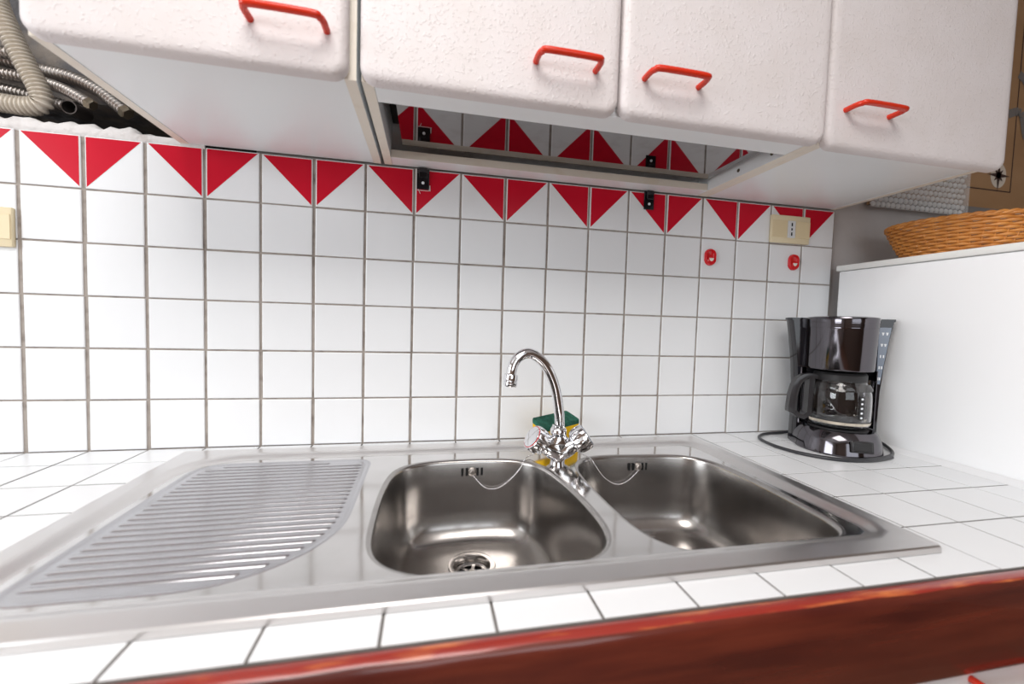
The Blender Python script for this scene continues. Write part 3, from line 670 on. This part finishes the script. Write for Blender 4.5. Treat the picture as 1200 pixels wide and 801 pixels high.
b = MB(); b.lathe([(0.0, 0.0), (1, 0.0), (1, 0.0004)], 32, 0, Matrix.Translation((0.452, -0.0205, 0.120)) @ Matrix.Rotation(math.radians(90), 4, 'X') @ Matrix.Diagonal((0.031, 0.037, 1, 1))); cr = b.build('compass_disc', MAPW, mp)
b = MB()
for k in range(8):
    a = k * math.pi / 4; ln = 0.046 if k % 2 == 0 else 0.024; wd = 0.006
    d = Vector((math.cos(a), 0, math.sin(a))); nn = Vector((-d.z, 0, d.x)); c0 = Vector((0.452, -0.0214, 0.120))
    b.add([c0 + d * ln, c0 + nn * wd + d * 0.006, c0 - d * 0.002, c0 - nn * wd + d * 0.006], [(0, 1, 2, 3)])
b.build('compass_star', MAPD, mp)
b = MB()     # grey coast outlines further up the board
for pts in ([(0.50, 0.42), (0.53, 0.40), (0.56, 0.34), (0.60, 0.33), (0.70, 0.26)], [(0.47, 0.30), (0.52, 0.31), (0.55, 0.24), (0.60, 0.23), (0.66, 0.17)]):
    q = catmull([(x, -0.0212, z) for x, z in pts], 5)
    for a, c in zip(q, q[1:]): 
        d = (c - a); nn = Vector((-d.z, 0, d.x)).normalized() * 0.012
        b.add([a + nn, c + nn, c - nn, a - nn], [(0, 1, 2, 3)])
b.build('coast_outline', MAPG, mp)
b = MB(); b.lathe([(0.0, 0.0), (1, 0.0), (1, 0.0005)], 7, 0, Matrix.Translation((0.255, -0.0206, 0.118)) @ Matrix.Rotation(math.radians(90), 4, 'X') @ Matrix.Diagonal((0.035, 0.042, 1, 1))); b.build('coloured_emblem', MAPC, mp)
bw = MB(); X0, X1, Z0, Z1 = -0.02, 0.335, -0.012, 0.55
bw.box(X0, X1, -0.0262, -0.0250, Z0, Z1)
bw = bw.build('film', FILM, None)
wr = thing('bubble_wrap', 'clear bubble wrap covering the part of the map board behind the cabinet', 'wrapping', (1.965, 0.006, 0.640)); bw.parent = wr
b = MB(); pit = 0.0175
for i in range(int((X1 - X0) / pit) - 1):
    for k in range(30):
        x = X0 + 0.008 + pit * (i + 0.5 * (k % 2)); z = Z0 + 0.008 + pit * 0.866 * k
        b.lathe([(0.0074, 0.0), (0.0066, 0.0028), (0.004, 0.0046), (0.0, 0.0052)], 10, 0, Matrix.Translation((x, -0.0262, z)) @ Matrix.Rotation(math.radians(90), 4, 'X'))
o = b.build('bubble', BUBM, wr, 180); o['kind'] = 'stuff'

# ------------------------------------------------------------------ coffee maker
cm = thing('coffee_maker', 'black filter coffee maker on the tiled counter against the white appliance', 'coffee maker', (1.732, -0.138, 0.0006), rz=math.radians(-30))
def ushape(wd, yb, yf, r, n=20):
    """plan: flat back at y=yb, half-ellipse front reaching y=yf (front is -y)"""
    pts = [Vector((wd, yb, 0))] + [Vector((-wd, yb, 0))]
    for k in range(n + 1):
        a = math.pi + math.pi * k / n
        pts.append(Vector((wd * math.cos(a), yf * 0 + (yf + abs(r)) + abs(r) * math.sin(a), 0)))
    return pts
b = MB()
bp = lambda wd, yb, yf, r, z: at(ushape(wd, yb, yf, r), z)
b.loft([bp(0.084, 0.03, -0.104, 0.085, 0.0), bp(0.085, 0.03, -0.106, 0.085, 0.004), bp(0.081, 0.03, -0.101, 0.081, 0.030), bp(0.075, 0.03, -0.094, 0.075, 0.046), bp(0.070, 0.03, -0.088, 0.070, 0.052), bp(0.06, 0.03, -0.075, 0.06, 0.0535)], 0, True, True, True)
b.build('base', BCHROME, cm, 30)
b = MB(); b.lathe([(0.058, 0.0), (0.058, 0.0025), (0.05, 0.0032), (0.0, 0.0032)], 40, 0, Matrix.Translation((-0.003, -0.024, 0.0532))); b.build('warming_plate', BLACKM, cm)
b = MB()
def col(z, hw, d0=0.012, d1=0.058): return [Vector((x + 0.003, y, z)) for x, y in ((hw, d0), (hw, d1 - 0.02), (hw - 0.02, d1), (-hw + 0.02, d1), (-hw, d1 - 0.02), (-hw, d0), (-hw + 0.005, d0 - 0.012), (hw - 0.005, d0 - 0.012))]
b.loft([col(0.0, 0.0875), col(0.06, 0.0865), col(0.14, 0.0875), col(0.20, 0.092), col(0.26, 0.099), col(0.305, 0.1055), col(0.306, 0.1085), col(0.3115, 0.1085)], 0, True, True, True)
b.build('water_column', BLACKP, cm, 25)
b = MB(); T = Matrix.Translation((-0.0065, -0.024, 0)) @ Matrix.Diagonal((0.89, 0.97, 1, 1))
b.lathe([(0.0, 0.191), (0.060, 0.191), (0.0705, 0.1915), (0.0715, 0.195), (0.0745, 0.285), (0.0750, 0.2875)], 56, 0, T)
b.lathe([(0.0735, 0.2876), (0.0735, 0.2890)], 56, 0, T); b.lathe([(0.0752, 0.2890), (0.0757, 0.2985)], 56, 0, T); b.lathe([(0.0742, 0.2985), (0.0742, 0.3)], 56, 0, T)
b.lathe([(0.0757, 0.3), (0.0762, 0.3085), (0.0745, 0.3125), (0.06, 0.3150), (0.0, 0.3162)], 56, 0, T)
b.build('filter_drum', BCHROME, cm, 30)
b = MB(); ra = [math.radians(a) for a in range(10, 171, 10)]
b.loft([[(-0.004 + rr * math.cos(a), -0.024 + rr * math.sin(a) * 0.52, z) for a in ra] + [(-0.004 + (rr + 0.002) * math.cos(a), -0.024 + (rr + 0.002) * math.sin(a) * 0.52 + 0.001, z) for a in reversed(ra)] for z, rr in ((0.054, 0.076), (0.190, 0.076))], 0, True, True, True)
b.build('heat_shield', BCHROME, cm, 60)
hw = lambda z: 0.0875 + (z - 0.14) * 0.11 + 0.003
b = MB(); yg = -0.0003
L0 = [(0.0725 + 0.003, hw(z) - 0.0085, z) for z in (0.158, 0.20, 0.25, 0.292)]
vs = [v for a, c, z in L0 for v in ((a + 0.0015 * (0.292 - z) / 0.13, yg - 0.0011, z), (c, yg - 0.0011, z))]; n8 = len(vs)
vs += [(x, yg + 0.0006, z) for x, y, z in vs]
fs = [(2 * i, 2 * i + 1, 2 * i + 3, 2 * i + 2) for i in range(3)] + [(2 * i, 2 * i + 2, n8 + 2 * i + 2, n8 + 2 * i) for i in range(3)] + [(2 * i + 1, 2 * i + 3, n8 + 2 * i + 3, n8 + 2 * i + 1) for i in range(3)] + [(0, 1, n8 + 1, n8), (6, 7, n8 + 7, n8 + 6)]
b.add(vs, fs); g = b.build('water_gauge', GAUGE, cm)
b = MB()
for k in range(5):
    z = 0.171 + 0.0265 * k
    for u in (0.35, 0.72):
        x = 0.076 + (hw(z) - 0.0085 - 0.076) * u; e = 0.0013 if k < 3 else 0.0026; h = 0.0034
        b.add([(x - e * (0.4 if k >= 3 else 1), yg - 0.0015, z - h), (x + e * (0.4 if k >= 3 else 1), yg - 0.0015, z - h), (x + e, yg - 0.0015, z + h), (x - e, yg - 0.0015, z + h)], [(0, 1, 2, 3)])
b.build('gauge_mark', WHITEP, g)
b = MB(); b.box(-0.022, 0.022, -0.006, 0.0, -0.013, 0.013, 0, 0.003, 2); sw = b.build('switch_frame', GREYP, cm, loc=(0.016, -0.1005, 0.027), rot=(math.radians(-10), 0, math.radians(6)))
b = MB(); b.box(-0.017, 0.017, -0.0085, -0.005, -0.009, 0.009, 0, 0.001, 1); b.build('switch', BLACKM, sw)
inv = (Matrix.Translation((1.732, -0.138, 0.0006)) @ Matrix.Rotation(math.radians(-30), 4, 'Z')).inverted()
cord = [(1.795, -0.085, 0.030), (1.829, -0.130, 0.024), (1.838, -0.170, 0.014), (1.822, -0.205, 0.0045), (1.775, -0.232, 0.0042), (1.70, -0.245, 0.0042), (1.63, -0.232, 0.0042), (1.585, -0.185, 0.0042), (1.572, -0.125, 0.0042), (1.590, -0.065, 0.0042), (1.635, -0.034, 0.0042), (1.70, -0.026, 0.0042), (1.74, -0.03, 0.010)]
b = MB(); b.tube([inv @ Vector(p) for p in catmull(cord, 8)], 0.0035, 8); b.build('power_cord', CORDM, cm)
cord2 = [(x + 0.004 * math.sin(i), y - 0.0072, 0.0042) for i, (x, y, z) in enumerate(cord[4:9])]
b = MB(); b.tube([inv @ Vector(p) for p in catmull(cord2, 8)], 0.0033, 8); b.build('power_cord', CORDM, cm)

cf = thing('coffee_carafe', 'empty glass coffee jug with black handle inside the coffee maker', 'carafe', tuple((inv.inverted() @ Vector((-0.004, -0.024, 0.0568)))), rz=math.radians(-30))
cf.scale = (0.97, 0.97, 0.92)
b = MB()
po = [(0.0, 0.0), (0.050, 0.0), (0.056, 0.003), (0.0615, 0.010), (0.0635, 0.022), (0.0640, 0.045), (0.0638, 0.075), (0.0625, 0.090), (0.0545, 0.112), (0.0515, 0.120), (0.0515, 0.128)]
pi_ = [(max(0, r - 0.0022), z + (0.0022 if z < 0.003 else 0)) for r, z in reversed(po)]
b.lathe(po + pi_, 56); b.build('glass_jug', GLASS, cf, 60)
b = MB(); b.lathe([(0.0626, 0.0125), (0.0640, 0.0195)], 56); b.lathe([(0.0648, 0.0195), (0.0632, 0.0125)], 56); b.build('base_band', BAND, cf)
b = MB(); b.lathe([(0.0525, 0.118), (0.0530, 0.134), (0.050, 0.1385), (0.030, 0.1425), (0.0, 0.143)], 48); b.build('lid', BLACKM, cf)
da = math.radians(190); dv = Vector((math.cos(da), math.sin(da), 0)); sv = Vector((-dv.y, dv.x, 0))
b = MB()
out = [(0.048, 0.130), (0.066, 0.133), (0.084, 0.1295), (0.098, 0.119), (0.107, 0.100), (0.112, 0.075), (0.1145, 0.045), (0.1145, 0.030), (0.100, 0.025), (0.0975, 0.030)]
inn_ = [(0.049, 0.118), (0.064, 0.120), (0.078, 0.116), (0.087, 0.106), (0.092, 0.092), (0.0955, 0.070), (0.0970, 0.045), (0.0975, 0.036), (0.0975, 0.033), (0.0975, 0.030)]
hwid = 0.0105
loops = []
for (r1, z1), (r2, z2) in zip(out[:-1], inn_[:-1]):
    loops.append([dv * r1 + sv * -hwid * 0.8 + Vector((0, 0, z1)), dv * (r1 * 1.0) + sv * hwid * 0.8 + Vector((0, 0, z1)), dv * (r1 * .4 + r2 * .6) + sv * hwid + Vector((0, 0, z1 * .4 + z2 * .6)), dv * r2 + sv * hwid * 0.8 + Vector((0, 0, z2)), dv * r2 + sv * -hwid * 0.8 + Vector((0, 0, z2)), dv * (r1 * .4 + r2 * .6) - sv * hwid + Vector((0, 0, z1 * .4 + z2 * .6))])
b.loft(loops, 0, True, True, True)
# inner spine of the handle that clasps the glass
sp_ = [(0.0655, 0.122), (0.0665, 0.090), (0.0665, 0.050), (0.068, 0.028), (0.080, 0.018), (0.092, 0.022), (0.100, 0.030)]
loops = []
for i, (r1, z1) in enumerate(sp_):
    d = Vector((sp_[min(i + 1, 6)][0] - sp_[max(i - 1, 0)][0], 0, sp_[min(i + 1, 6)][1] - sp_[max(i - 1, 0)][1])).normalized()
    px, pz_ = -d.z * 0.006, d.x * 0.006
    loops.append([dv * (r1 + s1 * px) + sv * s2 * hwid + Vector((0, 0, z1 + s1 * pz_)) for s1, s2 in ((-1, -1), (-1, 1), (1, 1), (1, -1))])
b.loft(loops, 0, False, True, True)
b.build('handle', GREYP, cf, 40)
b = MB(); b.lathe([(0.0632, 0.096), (0.0640, 0.100), (0.0580, 0.113), (0.0560, 0.113)], 48); b.build('collar_band', GLASS, cf, 60)
b = MB(); bd = MB()
a0 = math.radians(292)
for k in range(5):
    zc_ = 0.034 + 0.0115 * k; cyl = []
    for a_, z_ in [(0.048 * math.cos(q), 0.0026 * math.sin(q)) for q in [2 * math.pi * i / 14 for i in range(14)]]:
        cyl.append((0.0652 * math.cos(a0 + a_), 0.0652 * math.sin(a0 + a_), zc_ + z_))
    bd.add(cyl, [tuple(range(14))])
vs = []
for z_ in (0.028, 0.087):
    for q in range(5): vs.append((0.0648 * math.cos(a0 + 0.085 * (q - 2) / 2), 0.0648 * math.sin(a0 + 0.085 * (q - 2) / 2), z_))
b.add(vs, [(q, q + 1, q + 6, q + 5) for q in range(4)], 0, True)
sc_ = b.build('level_scale', BLACKM, cf); bd.build('level_mark', WHITEP, sc_)
